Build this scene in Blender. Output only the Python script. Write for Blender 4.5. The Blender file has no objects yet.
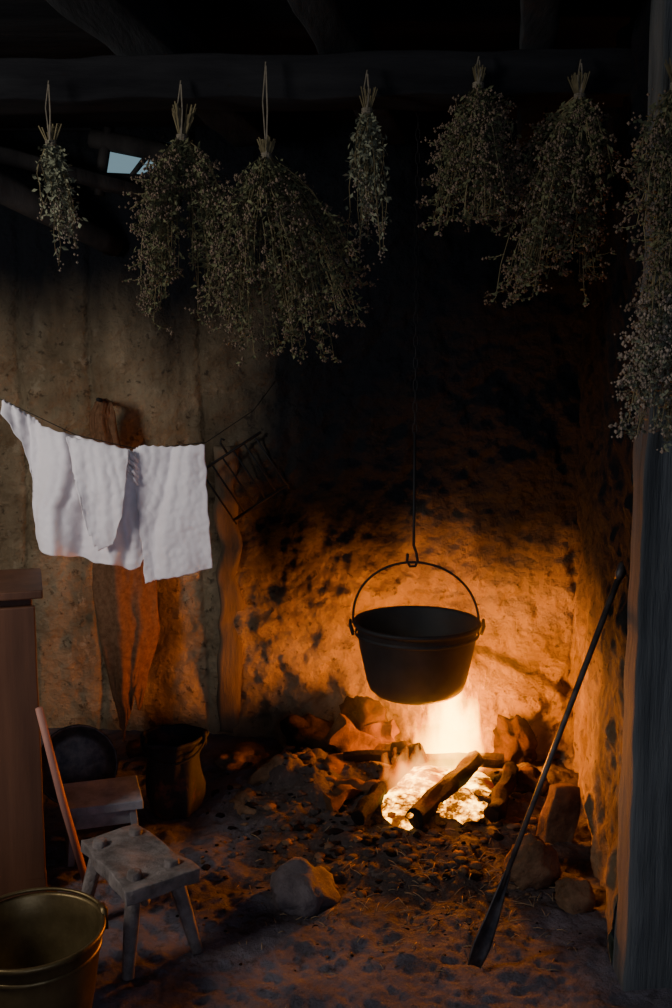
import bpy, math, random
from mathutils import Vector, Matrix, noise as mn

R = random.Random(7)
S = bpy.context.scene

# ------------------------------------------------------------------ mesh builder
class MB:
    def __init__(s):
        s.v=[]; s.f=[]; s.m=[]
    def add(s, vs, fs, mi=0):
        o=len(s.v); s.v+= [tuple(v) for v in vs]
        for f in fs:
            s.f.append(tuple(i+o for i in f)); s.m.append(mi)
    def tube(s, pts, rads, n=8, mi=0, cap=True, rough=0.0, seed=0):
        pts=[Vector(p) for p in pts]
        if not hasattr(rads,'__len__'): rads=[rads]*len(pts)
        vs=[]; fs=[]
        t0=(pts[1]-pts[0]).normalized()
        up=Vector((0,0,1)) if abs(t0.z)<.9 else Vector((1,0,0))
        a=t0.cross(up).normalized()
        for i,p in enumerate(pts):
            if i==0: t=t0
            elif i==len(pts)-1: t=(pts[-1]-pts[-2]).normalized()
            else: t=((pts[i+1]-pts[i]).normalized()+(pts[i]-pts[i-1]).normalized()).normalized()
            a=(a-t*a.dot(t)).normalized(); b=t.cross(a)
            for k in range(n):
                th=2*math.pi*k/n
                d=a*math.cos(th)+b*math.sin(th)
                rr=rads[i]
                if rough: rr*=1+rough*mn.noise(Vector((math.cos(th)*1.5+seed,math.sin(th)*1.5,i*.35+seed)))
                vs.append(p+d*rr)
        for i in range(len(pts)-1):
            for k in range(n):
                k2=(k+1)%n
                fs.append((i*n+k,i*n+k2,(i+1)*n+k2,(i+1)*n+k))
        if cap:
            fs.append(tuple(reversed(range(n))))
            fs.append(tuple((len(pts)-1)*n+k for k in range(n)))
        s.add(vs,fs,mi)
    def lathe(s, prof, n=48, M=Matrix(), mi=0, wob=0.0):
        vs=[];fs=[]
        for j,(r,z) in enumerate(prof):
            for k in range(n):
                th=2*math.pi*k/n
                rr=r*(1+wob*mn.noise(Vector((math.cos(th)*2,math.sin(th)*2,z*8))))
                vs.append(M@Vector((rr*math.cos(th),rr*math.sin(th),z)))
        for j in range(len(prof)-1):
            for k in range(n):
                k2=(k+1)%n
                fs.append((j*n+k,j*n+k2,(j+1)*n+k2,(j+1)*n+k))
        s.add(vs,fs,mi)
    def box(s, size, M=Matrix(), mi=0, div=(1,1,1), rough=0.0, freq=8, seed=0, fn=None):
        sx,sy,sz=size; vs=[];fs=[];idx={}
        def vert(i,j,k):
            key=(i,j,k)
            if key not in idx:
                p=Vector(((i/div[0]-.5)*sx,(j/div[1]-.5)*sy,(k/div[2]-.5)*sz))
                if fn: p=fn(p)
                w=M@p
                if rough: w=w+mn.noise_vector(w*freq+Vector((seed,seed,seed)))*rough
                idx[key]=len(vs); vs.append(w)
            return idx[key]
        a,b,c=div
        for i in range(a):
            for j in range(b):
                fs.append((vert(i,j,0),vert(i,j+1,0),vert(i+1,j+1,0),vert(i+1,j,0)))
                fs.append((vert(i,j,c),vert(i+1,j,c),vert(i+1,j+1,c),vert(i,j+1,c)))
        for i in range(a):
            for k in range(c):
                fs.append((vert(i,0,k),vert(i+1,0,k),vert(i+1,0,k+1),vert(i,0,k+1)))
                fs.append((vert(i,b,k),vert(i,b,k+1),vert(i+1,b,k+1),vert(i+1,b,k)))
        for j in range(b):
            for k in range(c):
                fs.append((vert(0,j,k),vert(0,j,k+1),vert(0,j+1,k+1),vert(0,j+1,k)))
                fs.append((vert(a,j,k),vert(a,j+1,k),vert(a,j+1,k+1),vert(a,j,k+1)))
        s.add(vs,fs,mi)
    def rock(s, c, r, sub=3, mi=0, seed=0, amp=.35, M=Matrix(), flat=.0):
        vs,fs=ICO[sub]
        out=[]
        rr=random.Random(seed)
        pl=[Vector((rr.uniform(-1,1),rr.uniform(-1,1),rr.uniform(-1,1))).normalized() for q in range(9)]
        for v in vs:
            d=1+amp*mn.noise(v*1.3+Vector((seed*3.1,seed,1)))+amp*.5*mn.noise(v*3.1+Vector((seed,5,seed*2)))
            p=v*d
            for n in pl:
                h=p.dot(n)
                if h>.78: p=p-n*(h-.78)*.75
            p=p+v*(.07*mn.noise(v*6+Vector((seed,0,0)))+.04*mn.noise(v*15))
            p=M@Vector((p.x*r[0],p.y*r[1],p.z*r[2]))
            out.append(p+Vector(c))
        s.add(out,fs,mi)
    def obj(s, name, mats, smooth=True, bevel=0, solid=0, subsurf=0, origin=None):
        me=bpy.data.meshes.new(name)
        vs=s.v
        if origin:
            vs=[(a-origin[0],b-origin[1],c-origin[2]) for a,b,c in vs]
        me.from_pydata(vs,[],s.f)
        for m in mats: me.materials.append(m)
        me.polygons.foreach_set('material_index',s.m)
        me.polygons.foreach_set('use_smooth',[smooth]*len(s.f))
        me.update()
        o=bpy.data.objects.new(name,me); S.collection.objects.link(o)
        if origin: o.location=origin
        if solid:
            md=o.modifiers.new('solid','SOLIDIFY'); md.thickness=solid
        if bevel:
            md=o.modifiers.new('bevel','BEVEL'); md.width=bevel; md.segments=2; md.limit_method='ANGLE'; md.angle_limit=math.radians(40)
        if subsurf:
            md=o.modifiers.new('sub','SUBSURF'); md.levels=subsurf; md.render_levels=subsurf
        return o

import bmesh
ICO={}
for sub in (0,1,2,3,4):
    bm=bmesh.new(); bmesh.ops.create_icosphere(bm,subdivisions=max(1,sub),radius=1)
    ICO[sub]=([v.co.copy() for v in bm.verts],[tuple(v.index for v in f.verts) for f in bm.faces]); bm.free()
OCT=([Vector(p) for p in ((1,0,0),(-1,0,0),(0,1,0),(0,-1,0),(0,0,1),(0,0,-1))],
     [(0,2,4),(2,1,4),(1,3,4),(3,0,4),(2,0,5),(1,2,5),(3,1,5),(0,3,5)])

# ------------------------------------------------------------------ materials
class NT:
    def __init__(s,name):
        s.mat=bpy.data.materials.new(name); s.mat.use_nodes=True
        s.t=s.mat.node_tree; s.b=s.t.nodes.get('Principled BSDF'); s.out=s.t.nodes.get('Material Output')
        s.tc=s.n('ShaderNodeTexCoord')
    def n(s,t,**k):
        nd=s.t.nodes.new(t)
        for a,b in k.items(): setattr(nd,a,b)
        return nd
    def l(s,a,b): s.t.links.new(a,b)
    def vec(s,scale=(1,1,1),src='Object'):
        m=s.n('ShaderNodeMapping'); m.inputs['Scale'].default_value=scale
        s.l(s.tc.outputs[src],m.inputs['Vector']); return m.outputs[0]
    def noise(s,scale,detail=6,rough=.6,vscale=(1,1,1),dist=0):
        nd=s.n('ShaderNodeTexNoise'); nd.inputs['Scale'].default_value=scale
        nd.inputs['Detail'].default_value=detail; nd.inputs['Roughness'].default_value=rough
        nd.inputs['Distortion'].default_value=dist
        s.l(s.vec(vscale),nd.inputs['Vector']); return nd.outputs['Fac']
    def mr(s,src,a,b,c=0,d=1,smooth=False):
        nd=s.n('ShaderNodeMapRange'); nd.inputs[1].default_value=a; nd.inputs[2].default_value=b
        nd.inputs[3].default_value=c; nd.inputs[4].default_value=d
        if smooth: nd.interpolation_type='SMOOTHSTEP'
        s.l(src,nd.inputs[0]); return nd.outputs[0]
    def math(s,op,a,b=None,clamp=False):
        nd=s.n('ShaderNodeMath',operation=op); nd.use_clamp=clamp
        for i,x in enumerate((a,b)):
            if x is None: continue
            if isinstance(x,(int,float)): nd.inputs[i].default_value=x
            else: s.l(x,nd.inputs[i])
        return nd.outputs[0]
    def mix(s,f,a,b):
        nd=s.n('ShaderNodeMix',data_type='RGBA')
        for i,x in ((0,f),(6,a),(7,b)):
            if isinstance(x,(int,float)): nd.inputs[i].default_value=x
            elif isinstance(x,tuple): nd.inputs[i].default_value=x+(1,) if len(x)==3 else x
            else: s.l(x,nd.inputs[i])
        return nd.outputs[2]
    def bump(s,h,st=.5,d=.02):
        nd=s.n('ShaderNodeBump'); nd.inputs['Strength'].default_value=st; nd.inputs['Distance'].default_value=d
        s.l(h,nd.inputs['Height']); s.l(nd.outputs[0],s.b.inputs['Normal'])
    def col(s,c): s.l(c,s.b.inputs['Base Color'])
    def set(s,**k):
        for a,b in k.items(): s.b.inputs[a.replace('_',' ')].default_value=b

def simple(name,c1,c2,scale=10,rough=.8,bump=.4,bd=.01,vs=(1,1,1),metal=0,spec=.3,lo=.35,hi=.65,detail=6):
    m=NT(name); f=m.noise(scale,detail,.65,vs)
    m.col(m.mix(m.mr(f,lo,hi),c1,c2)); m.set(Roughness=rough,Metallic=metal)
    m.b.inputs['Specular IOR Level'].default_value=spec
    m.bump(m.noise(scale*2.3,8,.7,vs),bump,bd); return m.mat

def wall_mat():
    m=NT('sooty_clay_daub')
    base=m.mix(m.mr(m.noise(3.2,8,.65),.35,.65),(.20,.142,.080),(.46,.355,.22))
    streak=m.noise(5,5,.6,(1,1,.12))
    base=m.mix(m.mr(streak,.5,.68,0,.6),base,(.13,.085,.045))
    patch=m.noise(9,6,.7)
    base=m.mix(m.mr(patch,.58,.64,0,.45),base,(.52,.42,.28))
    base=m.mix(m.mr(m.noise(28,4,.6),.6,.68,0,.7),base,(.06,.042,.028))
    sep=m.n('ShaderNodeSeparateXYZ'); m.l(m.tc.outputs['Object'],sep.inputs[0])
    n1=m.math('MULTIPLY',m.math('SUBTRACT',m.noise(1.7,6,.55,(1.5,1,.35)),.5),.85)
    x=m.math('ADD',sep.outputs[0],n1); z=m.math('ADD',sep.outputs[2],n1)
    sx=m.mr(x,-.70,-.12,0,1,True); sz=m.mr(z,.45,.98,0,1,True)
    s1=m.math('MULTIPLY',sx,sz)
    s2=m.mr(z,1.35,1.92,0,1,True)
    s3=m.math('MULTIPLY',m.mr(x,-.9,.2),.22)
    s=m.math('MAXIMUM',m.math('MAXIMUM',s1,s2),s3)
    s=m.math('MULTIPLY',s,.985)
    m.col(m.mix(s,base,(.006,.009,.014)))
    m.set(Roughness=.92); m.b.inputs['Specular IOR Level'].default_value=.08
    vo=m.n('ShaderNodeTexVoronoi'); vo.inputs['Scale'].default_value=26; m.l(m.vec(),vo.inputs['Vector'])
    h=m.math('ADD',m.noise(14,10,.72),m.math('MULTIPLY',m.noise(55,6,.7),.4))
    h=m.math('ADD',h,m.math('MULTIPLY',vo.outputs['Distance'],.3))
    m.bump(h,1.0,.05); return m.mat

def floor_mat():
    m=NT('earth_floor')
    base=m.mix(m.mr(m.noise(4,8,.65),.35,.65),(.072,.064,.078),(.145,.132,.155))
    sep=m.n('ShaderNodeSeparateXYZ'); m.l(m.tc.outputs['Object'],sep.inputs[0])
    n1=m.math('MULTIPLY',m.math('SUBTRACT',m.noise(4,6,.6),.5),.7)
    dx=m.math('SUBTRACT',sep.outputs[0],.28); dy=m.math('SUBTRACT',sep.outputs[1],3.2)
    d=m.math('SQRT',m.math('ADD',m.math('MULTIPLY',dx,dx),m.math('MULTIPLY',dy,dy)))
    d=m.math('ADD',d,n1)
    base=m.mix(m.mr(d,.45,.95,.85,0,True),base,(.042,.028,.020))
    base=m.mix(m.mr(m.noise(40,4,.6),.58,.7,0,.5),base,(.14,.115,.10))
    base=m.mix(m.mr(m.noise(18,6,.7),.55,.66,0,.7),base,(.022,.018,.017))
    m.col(base); m.set(Roughness=.9); m.b.inputs['Specular IOR Level'].default_value=.2
    h=m.math('ADD',m.noise(12,10,.72),m.math('MULTIPLY',m.noise(60,6,.7),.5))
    m.bump(h,.9,.03); return m.mat

M_wall=wall_mat(); M_floor=floor_mat()
M_wood_dark=simple('sooty_timber',(.014,.013,.013),(.036,.033,.031),9,.9,.6,.01,(1,1,.15),spec=.15)
M_beam=simple('sooty_beam',(.005,.005,.006),(.016,.016,.017),9,.9,.6,.01,(.15,1,1),spec=.1)
M_joist=simple('sooty_joist',(.009,.010,.011),(.030,.032,.034),9,.9,.6,.01,(1,.15,1),spec=.1)
M_post=simple('weathered_post',(.030,.034,.036),(.105,.113,.114),16,.85,1,.015,(1,1,.06))
M_daubpost=simple('daubed_post',(.06,.045,.03),(.15,.11,.068),9,.9,.8,.015,(1,1,.12))
M_cab=simple('red_brown_wood',(.060,.025,.013),(.125,.052,.026),8,.6,.3,.005,(1,1,.08))
M_stool=simple('worn_grey_wood',(.085,.068,.06),(.23,.19,.17),16,.8,.9,.01,(1,1,1))
M_bench=simple('pale_bench_wood',(.15,.155,.17),(.30,.30,.33),10,.8,.5,.008)
M_pole=simple('handle_wood',(.26,.11,.08),(.38,.18,.13),20,.6,.3,.004,(1,1,.1))
M_iron=simple('black_iron',(.006,.007,.008),(.014,.014,.015),14,.65,.35,.004,metal=0,spec=.25)
M_iron2=simple('forged_iron',(.03,.028,.03),(.10,.08,.07),30,.5,.3,.003,metal=.5)
M_rust=simple('rusty_pail',(.012,.012,.013),(.085,.030,.020),6,.75,.6,.010,metal=0,lo=.56,hi=.66,spec=.2)
M_brass=simple('tarnished_brass',(.095,.065,.027),(.19,.135,.058),9,.42,.3,.004,metal=.75)
M_linen=simple('white_linen',(.76,.70,.71),(.86,.80,.81),6,.95,.5,.003,spec=.1)
M_sack=simple('brown_sacking',(.105,.052,.026),(.175,.090,.048),50,.95,.6,.003,spec=.05)
M_cord=simple('hemp_cord',(.12,.10,.07),(.2,.17,.12),60,.9,.3,.002)
M_rock=simple('hearth_stone',(.055,.044,.046),(.11,.09,.092),9,.9,.9,.015)
M_rock2=simple('scorched_clay',(.07,.040,.023),(.18,.105,.06),11,.95,1,.02,spec=.1)
M_rock3=simple('sooty_hearth_stone',(.014,.009,.006),(.060,.033,.017),9,.95,1,.02,spec=.05)
M_char=simple('charred_wood',(.007,.005,.005),(.035,.017,.009),14,.9,.9,.012,lo=.5,hi=.75,spec=.08)
M_bark=simple('fire_wood',(.030,.015,.007),(.10,.050,.024),14,.9,.8,.01,spec=.1)
M_straw=simple('straw',(.12,.08,.045),(.26,.18,.10),30,.9,.2,.002)
M_stem=simple('herb_stem',(.09,.070,.034),(.18,.145,.07),30,.9,.2,.002)
M_leaf=simple('herb_leaf',(.055,.057,.025),(.145,.145,.068),18,.9,.2,.002)
M_leafp=simple('pale_herb_leaf',(.095,.10,.06),(.21,.215,.135),18,.9,.2,.002)
M_bloom=simple('dried_bloom',(.085,.060,.038),(.19,.135,.090),25,.9,.2,.002)
M_bloomp=simple('pale_dried_bloom',(.15,.115,.08),(.34,.27,.20),25,.9,.2,.002)

def emis_mat(name):
    m=NT(name); f=m.noise(10,6,.7)
    r=m.n('ShaderNodeValToRGB'); m.l(f,r.inputs[0])
    e=r.color_ramp.elements; e[0].position=.36; e[0].color=(.4,.03,.0,1); e[1].position=.60; e[1].color=(1,.60,.09,1)
    k=r.color_ramp.elements.new(.48); k.color=(1,.30,.004,1)
    m.set(Roughness=.95); m.b.inputs['Base Color'].default_value=(.012,.008,.005,1); m.b.inputs['Specular IOR Level'].default_value=0
    m.l(r.outputs[0],m.b.inputs['Emission Color']); m.l(m.mr(f,.45,.63,.5,13,True),m.b.inputs['Emission Strength'])
    m.bump(m.noise(30,6,.7),.8,.02); return m.mat
M_ember=emis_mat('glowing_ember')

def flame_mat(name,H,RW,K,off,ns=15,pw=.6,zs=.35,g=(.15,.34,.60),hi=.30,tw=.40):
    m=NT(name); m.t.nodes.remove(m.b)
    sep=m.n('ShaderNodeSeparateXYZ'); m.l(m.tc.outputs['Object'],sep.inputs[0])
    zt=m.math('DIVIDE',sep.outputs[2],H,True)
    nz=m.n('ShaderNodeTexNoise'); nz.inputs['Scale'].default_value=ns; nz.inputs['Detail'].default_value=2.5
    mp_=m.n('ShaderNodeMapping'); mp_.inputs['Scale'].default_value=(1,1,zs); mp_.inputs['Location'].default_value=off
    m.l(m.tc.outputs['Object'],mp_.inputs['Vector']); m.l(mp_.outputs[0],nz.inputs['Vector'])
    sub=m.n('ShaderNodeVectorMath',operation='SUBTRACT'); m.l(nz.outputs['Color'],sub.inputs[0]); sub.inputs[1].default_value=(.5,.5,.5)
    sc=m.n('ShaderNodeVectorMath',operation='SCALE'); m.l(sub.outputs[0],sc.inputs[0])
    m.l(m.math('ADD',m.math('MULTIPLY',zt,tw),.07),sc.inputs['Scale'])
    ad=m.n('ShaderNodeVectorMath',operation='ADD'); m.l(m.tc.outputs['Object'],ad.inputs[0]); m.l(sc.outputs[0],ad.inputs[1])
    s2=m.n('ShaderNodeSeparateXYZ'); m.l(ad.outputs[0],s2.inputs[0])
    r=m.math('SQRT',m.math('ADD',m.math('MULTIPLY',s2.outputs[0],s2.outputs[0]),m.math('MULTIPLY',s2.outputs[1],s2.outputs[1])))
    rr=m.math('MULTIPLY',m.math('POWER',m.math('SUBTRACT',1.0,zt,True),pw),RW)
    d=m.math('SUBTRACT',1.0,m.math('DIVIDE',r,m.math('ADD',rr,.001)),True)
    ramp=m.n('ShaderNodeValToRGB'); m.l(d,ramp.inputs[0])
    e=ramp.color_ramp.elements; e[0].position=0; e[0].color=(1,g[0],.002,1); e[1].position=.55; e[1].color=(1,g[2],.07,1)
    k=ramp.color_ramp.elements.new(.22); k.color=(1,g[1],.006,1)
    em=m.n('ShaderNodeEmission'); m.l(ramp.outputs[0],em.inputs[0])
    m.l(m.math('MULTIPLY',m.mr(d,.05,hi,0,1,True),K),em.inputs[1])
    m.l(em.outputs[0],m.out.inputs['Volume']); return m.mat
M_flame=flame_mat('flame',.40,.155,72,(.9,.5,.3),17,.60,.30,hi=.34,tw=.44)
M_flame2=flame_mat('low_flame',.15,.13,24,(3,1,2),g=(.08,.2,.40),tw=.36)

# ------------------------------------------------------------------ room shell
def back_y(x): return 3.85+(0.94-x)*.0955
def grid(name,nu,nv,fn,mat,skip=None,flip=False):
    vs=[fn(i/nu,j/nv) for j in range(nv+1) for i in range(nu+1)]
    fs=[]
    for j in range(nv):
        for i in range(nu):
            if skip and skip(vs[j*(nu+1)+i]): continue
            a=j*(nu+1)+i
            q=(a,a+1,a+nu+2,a+nu+1)
            fs.append(tuple(reversed(q)) if flip else q)
    b=MB(); b.add(vs,fs); return b.obj(name,[mat])
def fb(p,o=5): return mn.fractal(Vector(p),1.0,2.0,o)

def f_back(u,v):
    x=-2.3+u*3.35; z=-.05+v*2.5
    y=back_y(x)
    k=max(0,min(1,(x+.55)/.3))
    amp=.018+.035*k
    y-= amp*fb((x*3,z*3,2))+(.009+.012*k)*fb((x*12,z*12,9),4)
    y-= .13*max(0,1-z/.45)**1.3*max(0,min(1,(x+.45)/.3))*(1+1.3*fb((x*5,z*5,5)))
    # slanting ledge of the hearth's clay base, right of the fire
    lz=.45-(x-.48)*.42+.02*mn.noise(Vector((x*9,0,0)))
    y-= .055*max(0,min(1,(lz-z)/.03))*max(0,min(1,(x-.42)/.08))
    for sx in (-1.27,-.98,-.53): y+=.02*math.exp(-((x-sx-.01*math.sin(z*7))/.012)**2)
    return Vector((x,y,z))
def hole(p):
    x,z=p.x,p.z
    return -.90<x<-.60 and 2.19<z<2.36
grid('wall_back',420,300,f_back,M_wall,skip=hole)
b=MB()
for (x0,z0,x1,z1,w) in ((-.95,2.225,-.55,2.18,.055),(-.95,2.385,-.55,2.30,.06),(-.925,2.17,-.875,2.42,.035),(-.60,2.16,-.58,2.40,.07),(-.84,2.19,-.66,2.39,.016),(-.74,2.235,-.57,2.30,.03)):
    b.tube([(x0,4.02,z0),((x0+x1)/2,4.015,(z0+z1)/2+.006),(x1,4.01,z1)],[w*.55,w*.62,w*.5],8,rough=.4,seed=z0*9)
b.obj('eave_slats',[M_wood_dark])
def f_right(u,v):
    y=2.35+u*1.58; z=-.05+v*2.5
    x=.745+.152*(y-2.57)
    x-=.028*fb((y*4,z*3,12))+.014*fb((y*13,z*11,3),4)
    return Vector((x,y,z))
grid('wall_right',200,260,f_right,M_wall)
def floor_h(x,y):
    d=math.hypot((x-.28)/.75,(y-3.35)/.62)
    h=.055*max(0,1-d*d) if d<1 else 0
    ed=math.exp(-((x+.14)/.18)**2-((y-3.42)/.22)**2)*.08
    roughk=.012+.05*math.exp(-d*d)
    return h+ed*(1+.8*fb((x*9,y*9,3),3))+roughk*fb((x*7,y*7,0))*.7+.007*fb((x*25,y*25,3),3)
def f_floor(u,v):
    x=-2.3+u*3.6; y=-1.2+v*5.5
    if y<1.5: return Vector((x,y,.012*fb((x*3,y*3,0),3)*.3))
    return Vector((x,y,floor_h(x,y)))
grid('floor',420,640,f_floor,M_floor)
b=MB()
def lw(y0,y1,z0,z1): b.box((.12,y1-y0,z1-z0),Matrix.Translation((-2.3,(y0+y1)/2,(z0+z1)/2)),div=(1,6,6),rough=.012,freq=3)
lw(-1.3,1.0,-.05,2.5); lw(1.9,4.3,-.05,2.5); lw(1.0,1.9,-.05,1.35); lw(1.0,1.9,2.2,2.5)
b.obj('wall_left',[M_wall])
b=MB()
for (y,z,sy,sz) in ((1.0,1.775,.06,.93),(1.9,1.775,.06,.93),(1.45,1.35,.96,.06),(1.45,2.2,.96,.06),(1.45,1.775,.03,.85)):
    b.box((.15,sy,sz),Matrix.Translation((-2.3,y,z)))
b.obj('window_1',[M_wood_dark],smooth=False,bevel=.004)
b=MB()
b.box((2.3,.15,2.5),Matrix.Translation((-1.15,-1.2,1.2)))
b.box((1.1,.15,.5),Matrix.Translation((.55,-1.2,2.2)))
b.box((.5,.15,2.5),Matrix.Translation((1.3,-1.2,1.2)))
b.obj('wall_front',[M_wall],smooth=False)
b=MB(); b.box((.12,3.6,2.5),Matrix.Translation((1.5,.6,1.2))); b.obj('wall_side_passage',[M_wall],smooth=False)
b=MB()
for i in range(22):
    y=-1.1+i*.25
    b.box((4.0,.243,.03),Matrix.Translation((-.4,y,2.43+.004*(i%3))),div=(8,1,1),rough=.004)
b.obj('ceiling',[M_beam],smooth=False)
def beam(name,p0,p1,w,h,mat,seed=0,rough=.012):
    p0=Vector(p0);p1=Vector(p1);d=p1-p0;L=d.length
    rot=d.to_track_quat('X','Z').to_matrix().to_4x4()
    b=MB(); b.box((L,w,h),Matrix.Translation((p0+p1)/2)@rot,div=(int(L/.06)+1,4,4),rough=rough,freq=6,seed=seed)
    return b.obj(name,[mat],smooth=True,bevel=.006)
beam('ceiling_crossbeam',(-2.2,2.86,2.25),(1.0,2.72,2.25),.15,.11,M_beam,1)
dx,dy=.174,.985
for i,(x,w) in enumerate(((-.561,.15),(-.057,.11),(.45,.085))):
    p=Vector((x,2.32,2.36)); d=Vector((dx,dy,0))
    beam('ceiling_joist' if i==0 else 'ceiling_joist.%03d'%i,p-d*3.3,p+d*1.5,w,.11,M_joist,i+3)
b=MB()
b.tube([(-1.9,3.15,2.3),(-1.17,3.6,2.13),(-.9,3.93,2.0),(-.86,4.0,1.97)],[.05,.05,.045,.04],12,rough=.3)
b.tube([(-1.9,3.5,2.36),(-1.2,3.8,2.27),(-.62,3.98,2.14)],[.03,.03,.028],10,rough=.3,seed=4)
b.obj('eave_pole',[M_wood_dark])
def post(name,x0,x1,y0,y1,mat,z1=2.42,seed=0,rough=.01):
    b=MB(); b.box((x1-x0,y1-y0,z1+.04),Matrix.Translation(((x0+x1)/2,(y0+y1)/2,z1/2-.02)),div=(8,6,90),rough=rough,freq=9,seed=seed)
    return b.obj(name,[mat],bevel=.006)
post('doorway_post',.70,.92,2.25,2.35,M_post,2.32,2,.008)
b=MB(); b.box((.085,.09,1.2),Matrix.Translation((-.435,3.995,.60)),div=(4,4,50),rough=.03,freq=8,seed=9)
b.obj('wall_stud',[M_daubpost])

# ------------------------------------------------------------------ cooking pot
b=MB()
PX,PY,PZ=.282,3.4,.364
prof=[(0,0),(.09,.001),(.145,.010),(.165,.028),(.176,.06),(.198,.16),(.210,.235),(.213,.243),(.221,.245),(.224,.252),(.221,.259),(.212,.259),(.206,.252),(.203,.235),(.19,.16),(.168,.06),(.155,.035),(.12,.02),(0,.016)]
prof=[(r,z*1.03) for r,z in prof]
b.lathe(prof,64,Matrix.Translation((PX,PY,PZ)))
b.lathe([(.2115,.218),(.2165,.221),(.2175,.227),(.2130,.232)],64,Matrix.Translation((PX,PY,PZ)))
for sgn in (-1,1):
    c=Vector((PX+sgn*.222,PY,PZ+.250))
    b.tube([c+Vector((0,-.018,-.03)),c+Vector((sgn*.010,-.016,0)),c+Vector((sgn*.010,0,.018)),c+Vector((sgn*.010,.016,0)),c+Vector((0,.018,-.03))],.0055,8)
pts=[]
for i in range(33):
    t=math.pi*i/32
    x=-math.cos(t)*(.222 if t<math.pi/2 else .216); z=math.sin(t)**.9*.215
    pts.append((PX+x-.016*math.sin(t),PY,PZ+.258+z))
b.tube(pts,.0042,8)
b.obj('cooking_cauldron',[M_iron])
b=MB()
hx=PX-.014; top=PZ+.258+.215
pts=[(hx-.02,PY,top+.03),(hx-.022,PY,top+.005),(hx-.012,PY,top-.015),(hx+.006,PY,top-.014),(hx+.014,PY,top+.004),(hx+.01,PY,top+.03),(hx,PY,top+.06),(hx,PY,top+.45)]
b.tube(pts,.0048,8)
z=top+.44; i=0
while z<2.40:
    pts=[]
    for k in range(13):
        t=2*math.pi*k/12
        a=math.cos(t)*.007; c=math.sin(t)*.022
        pts.append((hx+(a if i%2==0 else 0),PY+(0 if i%2==0 else a),z+.02+c))
    b.tube(pts,.002,6,cap=False); z+=.037; i+=1
b.obj('pot_chain_hook',[M_iron])

# ------------------------------------------------------------------ fire
FX,FY=.415,3.47
b=MB()
for (c,r,sd) in (((.36,3.32,.065),(.17,.22,.035),1),((.22,3.16,.062),(.08,.15,.035),2),((.42,3.2,.06),(.08,.15,.035),3)):
    b.rock(c,r,3,0,sd,.3)
for i in range(110):
    x=.33+max(-.16,min(.15,R.gauss(0,.08))); y=3.23+max(-.2,min(.2,R.gauss(0,.11))); r=R.uniform(.008,.018)
    b.rock((x,y,.088),(r,r,r*.8),1,0,i)
b.obj('ember_bed',[M_ember])
b=MB(); b.lathe([(0,0),(.1,.0),(.20,.03),(.23,.1),(.23,.2),(.19,.30),(.08,.375),(0,.385)],24)
o=b.obj('campfire_flame',[M_flame]); o.location=(FX,FY,.07)
b=MB(); b.lathe([(0,0),(.1,.0),(.16,.02),(.17,.06),(.13,.11),(.06,.145),(0,.15)],24)
o=b.obj('campfire_flame.001',[M_flame2]); o.location=(.27,3.24,.08)
b=MB()
def log(p0,p1,r0,r1,mi,seed,n=12,segs=14,rough=.45):
    p0=Vector(p0);p1=Vector(p1)
    pts=[];rr=[]
    for i in range(segs+1):
        t=i/segs; p=p0.lerp(p1,t)+Vector((mn.noise(Vector((t*3,seed,0))),mn.noise(Vector((t*3,seed,7))),mn.noise(Vector((t*3,seed,4)))))*.022
        pts.append(p); rr.append((r0+(r1-r0)*t)*(1+.15*mn.noise(Vector((t*9,seed,2)))))
    b.tube(pts,rr,n,mi,rough=rough,seed=seed)
log((.03,3.45,.11),(.60,3.42,.11),.020,.026,0,1)
log((.50,3.40,.13),(.25,3.02,.08),.030,.036,0,2)
log((.27,3.44,.12),(.07,3.05,.07),.028,.026,0,3)
log((.62,3.36,.10),(.50,3.05,.08),.026,.028,0,4)
log((.22,3.46,.12),(.31,3.38,.16),.036,.030,0,5)
log((-.02,3.30,.08),(.16,3.22,.08),.026,.022,1,6)
for (x,y,z,sx,sy,sz,a,t,sd) in ((.06,3.58,.13,.16,.08,.09,.3,.5,1),(.15,3.64,.14,.16,.07,.07,-.3,-.25,2),(.0,3.42,.09,.11,.06,.05,.6,.1,3),(.02,3.18,.08,.12,.05,.05,.8,.2,4)):
    b.box((sx,sy,sz),Matrix.Translation((x,y,z))@Matrix.Rotation(a,4,'Z')@Matrix.Rotation(t,4,'Y'),1,(8,5,5),rough=.03,freq=12,seed=sd)
b.obj('fire_logs',[M_char,M_bark],bevel=.003)

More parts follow.
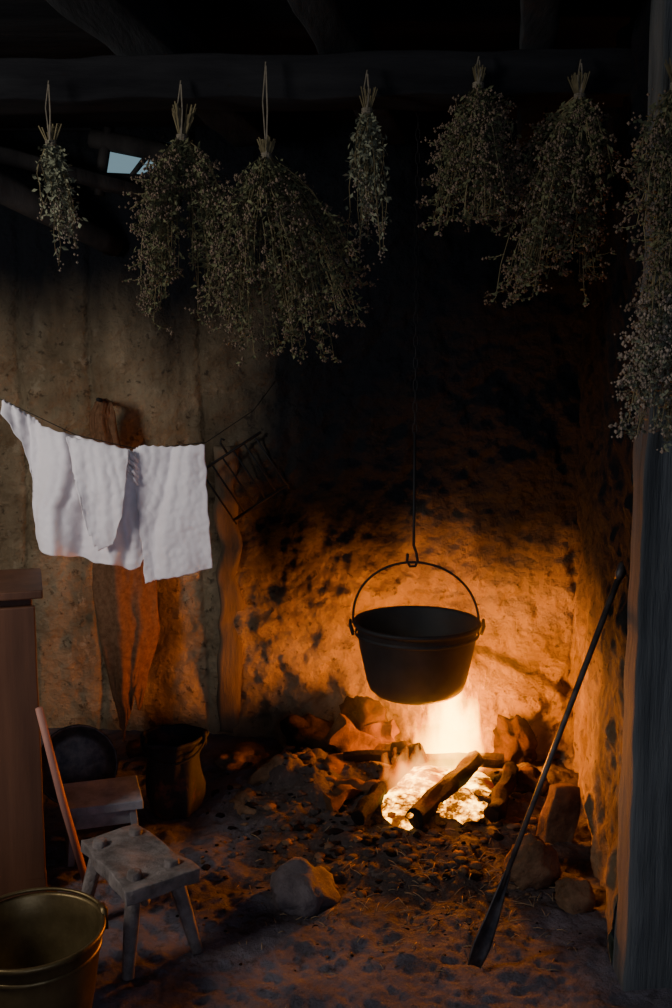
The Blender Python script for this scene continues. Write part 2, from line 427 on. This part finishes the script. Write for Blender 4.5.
def rock(name,c,r,seed,mat,rz=0,rx=0,sub=4,amp=.35):
    b=MB(); b.rock((0,0,0),r,sub,0,seed,amp,Matrix.Rotation(rz,4,'Z')@Matrix.Rotation(rx,4,'X'))
    o=b.obj(name,[mat]); o.location=c; return o
rock('hearth_stone',(-.10,2.68,.015),(.105,.085,.078),16,M_rock,.4)
rock('hearth_stone.001',(.575,2.78,.045),(.085,.07,.095),5,M_rock2,.2)
rock('hearth_stone.002',(.67,2.64,.02),(.05,.06,.06),8,M_rock2,.9)
b=MB(); b.box((.10,.05,.20),Matrix.Translation((.70,3.0,.095))@Matrix.Rotation(.35,4,'Z')@Matrix.Rotation(.22,4,'Y'),0,(6,4,8),rough=.018,freq=9,seed=4)
b.obj('leaning_brick',[M_rock2],bevel=.004)
k=3
for (x,y,z,rx,ry,rz,sd,mm) in ((.10,3.74,.12,.10,.09,.15,11,M_rock3),(-.08,3.74,.06,.13,.1,.10,12,M_rock3),(.68,3.66,.08,.10,.09,.12,14,M_rock3),
    (-.20,3.42,.06,.10,.07,.07,16,M_rock2),(-.30,3.25,.02,.08,.06,.05,17,M_rock2),(-.36,3.60,.03,.1,.08,.06,19,M_rock2),(.68,3.35,.05,.05,.07,.06,20,M_rock3)):
    rock('hearth_stone.%03d'%k,(x,y,z),(rx,ry,rz),sd,mm,sd,0,4,.7); k+=1
b=MB()
for i in range(1500):
    x=R.gauss(.20,.38); y=R.gauss(3.1,.38)
    if x>.66 or x<-.44 or y>3.75 or y<2.35 : continue
    r=R.choice((.003,.004,.005,.006,.008,.010,.014,.018)) if y>2.7 else R.uniform(.002,.007)
    b.rock((x,y,floor_h(x,y)+r*.1),(r*R.uniform(.8,1.7),r,r*.6),2 if r>.009 else 1,R.choice((0,1,2)),i,.7)
b.obj('hearth_rubble',[M_rock2,M_char,M_floor])
b=MB()
for i in range(330):
    x=R.gauss(.35,.26); y=R.gauss(2.72,.22)
    if x>.64 or x<-.5 or y<2.3: continue
    a=R.uniform(0,6.28); L=R.uniform(.015,.055); z=floor_h(x,y)+.004
    d=Vector((math.cos(a),math.sin(a),R.uniform(-.1,.2)))*L
    b.tube([(x,y,z),(x+d.x*.5,y+d.y*.5,z+d.z*.5+.003),(x+d.x,y+d.y,z+d.z)],R.uniform(.0008,.0016),4,0)
b.obj('straw_litter',[M_straw])

# smoke and steam over the hearth
m=NT('hearth_smoke'); m.t.nodes.remove(m.b)
ln=m.n('ShaderNodeVectorMath',operation='LENGTH')
m.l(m.vec((1/.62,1/.36,1/.60)),ln.inputs[0])
fall=m.mr(ln.outputs['Value'],.05,1.0,1,0,True)
dn=m.math('MULTIPLY',fall,m.mr(m.noise(5,3,.5,(1,1,.5)),.35,.7,.2,1.5))
vs_=m.n('ShaderNodeVolumeScatter'); vs_.inputs['Color'].default_value=(.92,.90,.88,1); vs_.inputs['Anisotropy'].default_value=.35
m.l(m.math('MULTIPLY',dn,.28),vs_.inputs['Density']); m.l(vs_.outputs[0],m.out.inputs['Volume'])
b=MB(); vv,ff=ICO[3]; b.add([(v.x*.62,v.y*.36,v.z*.60) for v in vv],ff)
o=b.obj('hearth_smoke',[m.mat]); o.location=(.34,3.36,.62)

# fire shovel
b=MB()
bot=Vector((.345,2.33,.03)); topp=Vector((.728,2.50,.995)); d=(topp-bot).normalized()
b.tube([bot+d*.16,bot+d*.5,topp-d*.02],[.007,.007,.008],10)
b.tube([topp-d*.03,topp-d*.015,topp+d*.012,topp+d*.02],[.008,.013,.013,.006],10)
side=d.cross(Vector((.35,-1,.1))).normalized(); nrm=side.cross(d).normalized()
vs=[];fs=[]
rows=10;cols=8
for j in range(rows+1):
    t=j/rows; w=.009+.018*min(1,t*1.3)**.9
    if t>.85: w*=1-.25*(t-.85)/.15
    for i in range(cols+1):
        u=i/cols*2-1
        vs.append(bot+d*(.24-.25*t)+side*w*u+nrm*(.010*u*u*min(1,t*2)))
for j in range(rows):
    for i in range(cols):
        a=j*(cols+1)+i; fs.append((a,a+1,a+cols+2,a+cols+1))
b.add(vs,fs)
b.obj('fire_shovel',[M_iron2],solid=.004)

# ------------------------------------------------------------------ left-hand furniture
M=Matrix.Translation((-.83,2.70,0))@Matrix.Rotation(math.radians(17),4,'Z')
b=MB()
W=.62;D=.30
b.box((W-.02,D-.03,.84),M@Matrix.Translation((-W/2,D/2+.012,.45)),0)
for i in range(4):
    w=W/4
    b.box((w-.004,.02,.80),M@Matrix.Translation((-w*(i+.5),.01,.45)),0,(2,1,8),rough=.002)
b.box((W,.024,.07),M@Matrix.Translation((-W/2,.012,.035)),0)
b.box((W+.03,D+.03,.024),M@Matrix.Translation((-W/2+.005,D/2,.885)),0,(6,4,1),rough=.002)
b.obj('wooden_cabinet',[M_cab],smooth=False,bevel=.004)
b=MB(); b.tube([(-.727,2.74,.015),(-.768,2.67,.3),(-.808,2.62,.585)],[.011,.0115,.010],10)
b.obj('broom_handle',[M_pole])
b=MB()
c=Vector((-.528,2.478,.222)); ang=math.atan2(.8,-.6)
MS=Matrix.Translation(c)@Matrix.Rotation(ang,4,'Z')
def seatfn(p):
    k=1-.10*(p.x/.17) ; return Vector((p.x,p.y*k,p.z-.006*math.cos(p.y*14)))
b.box((.335,.185,.036),MS,0,(14,8,3),rough=.009,freq=14,seed=3,fn=seatfn)
for sx in (-1,1):
    for sy in (-1,1):
        t=MS@Vector((sx*.105,sy*.052,.014)); f=MS@Vector((sx*.150,sy*.098,-.222))
        b.tube([f,f.lerp(t,.5),t,t+Vector((0,0,.016))],[.015,.019,.020,.018],10,rough=.25,seed=sx+sy*3)
b.obj('milking_stool',[M_stool],bevel=.003)
b=MB()
MBn=Matrix.Translation((-.735,2.98,0))@Matrix.Rotation(.30,4,'Z')
b.box((.24,.20,.028),MBn@Matrix.Translation((0,0,.175)),0,(6,5,1),rough=.003)
for sx in (-1,1):
    b.box((.022,.18,.165),MBn@Matrix.Translation((sx*.095,0,.08))@Matrix.Rotation(-sx*.08,4,'Y'),0,(1,4,4),rough=.003)
b.box((.20,.014,.05),MBn@Matrix.Translation((0,-.075,.135)),0)
b.obj('low_bench',[M_bench],smooth=False,bevel=.003)
b=MB()
MP=Matrix.Translation((-.87,3.22,.175))@Matrix.Rotation(math.radians(12),4,'Z')@Matrix.Rotation(math.radians(66),4,'X')
b.lathe([(0,0),(.095,0),(.112,.008),(.130,.035),(.134,.036),(.131,.040),(.125,.037),(.108,.013),(.09,.006),(0,.005)],40,MP)
b.tube([MP@Vector((-.09,.09,.03)),MP@Vector((-.12,.125,.045)),MP@Vector((-.18,.20,.055))],[.009,.008,.007],8)
b.obj('frying_pan',[M_iron2])
b=MB()
MQ=Matrix.Translation((-.549,3.25,.005))
b.lathe([(0,0),(.076,0),(.084,.010),(.092,.05),(.096,.09),(.094,.14),(.090,.19),(.093,.235),(.096,.25),(.104,.254),(.106,.262),(.102,.270),(.094,.264),(.086,.19),(.090,.10),(.076,.012),(0,.012)],48,MQ,0,.22)
pts=[]
for i in range(21):
    t=math.pi*i/20; pts.append(MQ@Vector((-math.cos(t)*.108,-math.sin(t)*.112,.262-math.sin(t)*.055)))
b.tube(pts,.004,6)
for sgn in (-1,1): b.box((.012,.03,.04),MQ@Matrix.Translation((sgn*.104,0,.255)))
b.obj('metal_pail',[M_rust])
b=MB()
MC=Matrix.Translation((-.69,2.12,.004))
b.lathe([(0,0),(.115,0),(.122,.006),(.135,.08),(.150,.18),(.156,.222),(.160,.224),(.164,.230),(.162,.237),(.156,.238),(.152,.232),(.146,.18),(.131,.08),(.117,.012),(0,.010)],56,MC)
b.lathe([(.1505,.186),(.1545,.188),(.1545,.196),(.152,.198)],56,MC)
pts=[]
for i in range(25):
    t=math.pi*i/24; v=Vector((-math.cos(t)*.166,math.sin(t)*.158,.235+math.sin(t)*.012))
    pts.append(MC@(Matrix.Rotation(.5,4,'Z')@v))
b.tube(pts,.0045,8)
for sgn in (-1,1):
    b.box((.014,.035,.05),MC@Matrix.Rotation(.5,4,'Z')@Matrix.Translation((sgn*.163,0,.222)))
b.obj('brass_bucket',[M_brass])
b=MB(); log((-.80,3.70,.04),(-.52,3.66,.07),.03,.026,0,12)
b.obj('kindling_log',[M_bark])

# ------------------------------------------------------------------ cloths
def interp(cols,t):
    n=len(cols)-1; f=t*n; i=min(int(f),n-1); k=f-i
    return [cols[i][q]*(1-k)+cols[i+1][q]*k for q in range(len(cols[0]))]
def cloth(b,cols,y0,nu,nv,amp,freq,seed,edge=.006,yslope=0):
    vs=[];fs=[]
    for j in range(nv+1):
        v=j/nv
        for i in range(nu+1):
            u=i/nu; xt,xb,zt,zb=interp(cols,u)
            zt-=.004*abs(math.sin(u*nu*.35+seed))
            zb+=edge*mn.noise(Vector((u*14,seed,1)))
            x=xt+(xb-xt)*v; z=zt+(zb-zt)*v
            w=x+.10*mn.noise(Vector((x*2.5,z*3,seed)))
            y=y0+yslope*(x-cols[0][0])+amp*(.35+.65*v)*(.6*math.sin(w*freq+seed)+1.9*mn.noise(Vector((w*13,z*2.2,seed+2))))
            y+=.7*amp*mn.noise(Vector((w*34,z*4,seed)))+.010*mn.noise(Vector((x*12,z*9,seed+4)))+.0025*mn.noise(Vector((x*60,z*55,seed+6)))
            if v<.05: y+= .007*(1-v/.05)
            x+=.005*mn.noise(Vector((x*5,z*25,seed+9)))
            vs.append((x,y,z))
    for j in range(nv):
        for i in range(nu):
            a=j*(nu+1)+i; fs.append((a,a+1,a+nu+2,a+nu+1))
    b.add(vs,fs)
c1=[(-1.045,-1.045,1.405,1.36),(-1.03,-1.02,1.395,1.325),(-1.015,-1.012,1.388,1.30),(-.999,-.990,1.377,1.27),(-.985,-.975,1.365,1.20),(-.970,-.965,1.355,1.17),(-.955,-.96,1.345,1.03),(-.94,-.958,1.335,.96),(-.926,-.946,1.324,.927),(-.87,-.89,1.306,.91),(-.822,-.835,1.292,.90),(-.775,-.78,1.28,.885),(-.728,-.729,1.267,.881),(-.69,-.68,1.258,.872),(-.649,-.628,1.248,.868),(-.60,-.618,1.239,.895)]
b=MB(); cloth(b,c1,3.15,150,100,.024,40,2.0,.016)
c2=[(-.835,-.80,1.294,1.12),(-.80,-.775,1.288,.99),(-.76,-.745,1.283,.935),(-.70,-.70,1.268,.955),(-.64,-.665,1.252,1.05)]
cloth(b,c2,3.09,60,70,.018,40,5.0,.012)
b.obj('white_linen_shirt',[M_linen],solid=.003)
c3=[(-.640,-.611,1.246,.82),(-.61,-.58,1.264,.828),(-.523,-.507,1.258,.842),(-.413,-.394,1.267,.87)]
b=MB(); cloth(b,c3,3.135,90,100,.016,34,1.0,.004)
for i in range(4):
    z=1.25-.024*i; b.tube([(-.648-.006*(i%2),3.115,z),(-.635,3.108,z-.018),(-.620,3.118,z-.04)],[.004,.007,.003],8,rough=.6,seed=i)
b.obj('white_linen_towel',[M_linen],solid=.003)
b=MB()
pts=[(-2.15,3.22,1.72),(-1.6,3.18,1.55),(-1.05,3.152,1.405),(-.822,3.155,1.294),(-.62,3.15,1.247),(-.41,3.15,1.27),(-.28,3.4,1.36),(-.22,3.72,1.46)]
b.tube(pts,.0014,6); b.obj('clothes_line',[M_iron])
# brown sacking garment gathered on its peg, soft folds, trailing hem
rows=[(1.385,-.910,-.885),(1.37,-.93,-.865),(1.33,-.940,-.85),(1.22,-.942,-.835),(1.08,-.945,-.81),(.90,-.952,-.765),(.72,-.960,-.705),(.60,-.952,-.705),(.48,-.935,-.715),(.34,-.912,-.738),(.22,-.888,-.758),(.12,-.865,-.785)]
b=MB(); vs=[];fs=[];nu=70;nv=150
for j in range(nv+1):
    t=j/nv; r=interp(rows,t)
    lx=r[1]+.024*mn.noise(Vector((t*7,1,0)))*min(1,t*4); rx=r[2]+.022*mn.noise(Vector((t*6,5,0)))*min(1,t*4)
    for i in range(nu+1):
        u=i/nu
        x=lx+(rx-lx)*u
        sw=.010*math.sin(9*t+5.5*u+2.2*mn.noise(Vector((u*2,t*3,1))))*min(1,t*3)
        pl=.020*mn.noise(Vector((u*4.2+1.2*t,t*1.8,6)))*min(1,.3+t*2)
        fold=sw+pl+.007*mn.noise(Vector((u*6,t*12,8)))+.004*mn.noise(Vector((u*14,t*30,2)))
        y=3.865-fold-.035*math.sin(math.pi*u)**.7*min(1,.5+t)
        hem=max(0,(t-.72)/.28)
        z=r[0]-hem*(.07*math.sin(u*5.2+.6)+.04*mn.noise(Vector((u*7,0,4))))
        vs.append((x,y,z))
for j in range(nv):
    for i in range(nu):
        a=j*(nu+1)+i; fs.append((a,a+1,a+nu+2,a+nu+1))
b.add(vs,fs)
b.obj('hanging_brown_garment',[M_sack],solid=.004)
b=MB(); b.tube([(-.90,4.0,1.365),(-.90,3.80,1.385)],[.01,.008],8); b.obj('wall_peg',[M_wood_dark])
b=MB(); G=Matrix.Translation((-.36,3.895,1.075))@Matrix.Rotation(math.radians(5),4,'Z')@Matrix.Rotation(math.radians(-33),4,'Y')
def gp(x,z): return G@Vector((x,0,z))
gw,gh=.125,.115
b.tube([gp(-gw,gh),gp(gw+.03,gh)],.006,6);b.tube([gp(-gw,-gh),gp(gw,-gh)],.006,6)
for i in range(6):
    x=-gw+2*gw*i/5; b.tube([gp(x,gh),gp(x,-gh-(.02 if i%5==0 else 0))],.004,6)
b.tube([gp(0,gh),gp(0,gh+.05),gp(.012,gh+.062),gp(.02,gh+.05)],.005,6)
b.obj('iron_gridiron',[M_iron])

# ------------------------------------------------------------------ herbs
def leaf(b,p,d,L,W,rr,mi):
    d=d.normalized(); s=d.cross(Vector((rr.uniform(-1,1),rr.uniform(-1,1),rr.uniform(-1,1)))).normalized()
    n=d.cross(s)
    b.add([p,p+d*L*.5+s*W+n*W*.3,p+d*L,p+d*L*.5-s*W+n*W*.3],[(0,1,2),(0,2,3)],mi)
def herb(name,tie,bot,width,n,seed,top_z,style='bloom',stalk=.06,mats=None,nl=24):
    rr=random.Random(seed); b=MB()
    tie=Vector(tie); bot=Vector(bot); L=tie.z-bot.z
    sprays=[(rr.uniform(0,6.283),rr.uniform(.2,1.05),rr.uniform(.40,1.0)) for _ in range(12)]
    for i in range(n):
        sa,sq,st=rr.choice(sprays)
        a=sa+rr.gauss(0,.30); q=max(0,min(1.2,sq+rr.gauss(0,.14)))
        t=max(.3,min(1.03,st+rr.gauss(0,.07)))
        e=tie.lerp(bot,t)+Vector((math.cos(a)*q*width/2,math.sin(a)*q*width/2*.8,0))
        s0=tie+Vector((math.cos(a),math.sin(a),0))*.008*q
        c=s0.lerp(e,.42)+Vector((math.cos(a),math.sin(a),0))*width*.14*q+Vector((rr.gauss(0,.02),rr.gauss(0,.01),.02*q))
        def P(u): return s0*(1-u)**2+c*2*u*(1-u)+e*u*u
        pts=[P(k/7)+Vector((rr.gauss(0,.0025),rr.gauss(0,.0025),0)) for k in range(8)]
        b.tube(pts,[.0016]*4+[.0011]*4,3,0,cap=False)
        up=Vector((math.cos(a)*.4*q,math.sin(a)*.4*q,1)).normalized()
        b.tube([s0,s0+up*stalk*rr.uniform(.4,1)],.0016,3,0,cap=False)
        for k in range(nl):
            u=rr.uniform(.06,1)
            d=Vector((rr.gauss(0,1),rr.gauss(0,1),-.6+rr.gauss(0,.8)))
            leaf(b,P(u)+Vector((rr.gauss(0,.007),rr.gauss(0,.007),0)),d,rr.uniform(.008,.024),rr.uniform(.003,.006),rr,1)
        if style=='bloom':
            for sb in range(rr.randint(4,6)):
                u=rr.uniform(.22,1.0) if sb else 1
                p=P(u)
                d=Vector((math.cos(a)+rr.gauss(0,.8),math.sin(a)+rr.gauss(0,.8),-rr.uniform(-.5,1.0))).normalized()*rr.uniform(.012,.052)
                b.tube([p,p+d*.5+Vector((0,0,-.003)),p+d],.0009,3,0,cap=False)
                for f in range(6): leaf(b,p+d*rr.random(),Vector((rr.gauss(0,1),rr.gauss(0,1),-.6)),rr.uniform(.007,.017),.0042,rr,1)
                for f in range(rr.randint(4,8)):
                    s=rr.uniform(.002,.005)
                    cc=p+d+Vector((rr.gauss(0,.007),rr.gauss(0,.007),rr.gauss(0,.005)))
                    b.add([cc+v*s for v in OCT[0]],OCT[1],2)
        else:
            for f in range(5):
                s=rr.uniform(.002,.004); cc=e+Vector((rr.gauss(0,.005),rr.gauss(0,.005),rr.gauss(0,.012)))
                b.add([cc+v*s for v in OCT[0]],OCT[1],2)
    for k in range(4):
        pts=[tie+Vector((math.cos(t)*.013,math.sin(t)*.013,.004*k-.006)) for t in [2*math.pi*q/12 for q in range(13)]]
        b.tube(pts,.002,4,3,cap=False)
    b.tube([tie+Vector((0,-.012,0)),tie+Vector((.004,-.012,(top_z-tie.z)*.5)),Vector((tie.x+.001,tie.y-.004,top_z))],.0022,5,3)
    b.tube([tie+Vector((0,-.01,0)),tie+Vector((-.008,-.01,(top_z-tie.z)*.6)),Vector((tie.x,tie.y-.002,top_z+.01))],.0018,5,3)
    return b.obj(name,mats or [M_stem,M_leaf,M_bloom,M_cord],smooth=False)
HY=2.68
mp=[M_stem,M_leafp,M_bloomp,M_cord]
herb('dried_herb_bunch',(-.735,HY,2.075),(-.715,HY,1.775),.085,44,1,2.22,'leaf',.06,mp)
herb('dried_herb_bunch.001',(-.397,HY,2.09),(-.430,HY,1.62),.27,95,2,2.22,'bloom',.09)
herb('dried_herb_bunch.002',(-.178,HY-.02,2.04),(-.105,HY-.02,1.55),.38,120,3,2.26,'bloom',.05)
herb('dried_herb_bunch.003',(.079,HY-.02,2.15),(.075,HY-.02,1.78),.105,48,4,2.24,'leaf',.06,mp)
herb('dried_herb_bunch.004',(.36,HY-.03,2.21),(.330,HY-.03,1.885),.28,70,15,2.27,'bloom',.05)
herb('dried_herb_bunch.005',(.615,HY-.04,2.18),(.570,HY-.04,1.70),.29,92,26,2.26,'bloom',.06)
herb('dried_herb_bunch.006',(.695,2.13,2.07),(.695,2.13,1.60),.15,80,7,2.20,'bloom',.06)
herb('dried_herb_bunch.007',(.715,2.15,1.68),(.69,2.13,1.35),.15,80,8,1.90,'bloom',.06,mp)

# ------------------------------------------------------------------ lights, world, camera
def area(name,loc,target,size,energy,color,sy=None):
    l=bpy.data.lights.new(name,'AREA'); l.energy=energy; l.color=color; l.size=size
    if sy: l.shape='RECTANGLE'; l.size_y=sy
    o=bpy.data.objects.new(name,l); S.collection.objects.link(o)
    o.location=loc; o.rotation_euler=(Vector(target)-Vector(loc)).to_track_quat('-Z','Y').to_euler(); return o
def point(name,loc,energy,color,r):
    l=bpy.data.lights.new(name,'POINT'); l.energy=energy; l.color=color; l.shadow_soft_size=r
    o=bpy.data.objects.new(name,l); S.collection.objects.link(o); o.location=loc; return o
area('window_daylight',(-2.1,1.35,1.8),(-.8,3.7,.95),.6,42,(1.0,.96,.92),.7)
area('doorway_daylight',(.3,-1.05,1.3),(-.2,3,.5),.9,18,(.62,.70,1.0),1.8)
point('fire_light',(.42,3.45,.25),74,(1,.25,.006),.07)
point('ember_light',(.30,3.10,.19),2.0,(1,.24,.006),.05)

w=bpy.data.worlds.new('daylight_sky'); S.world=w; w.use_nodes=True
bg=w.node_tree.nodes['Background']; bg.inputs[0].default_value=(.50,.78,.92,1); bg.inputs[1].default_value=.34

cam=bpy.data.cameras.new('camera'); co=bpy.data.objects.new('camera',cam); S.collection.objects.link(co)
co.location=(0,0,1.5); co.rotation_euler=(math.radians(82.3),0,0)
cam.sensor_fit='VERTICAL'; cam.sensor_height=36; cam.sensor_width=24; cam.lens=35.71; cam.clip_start=.05
S.camera=co
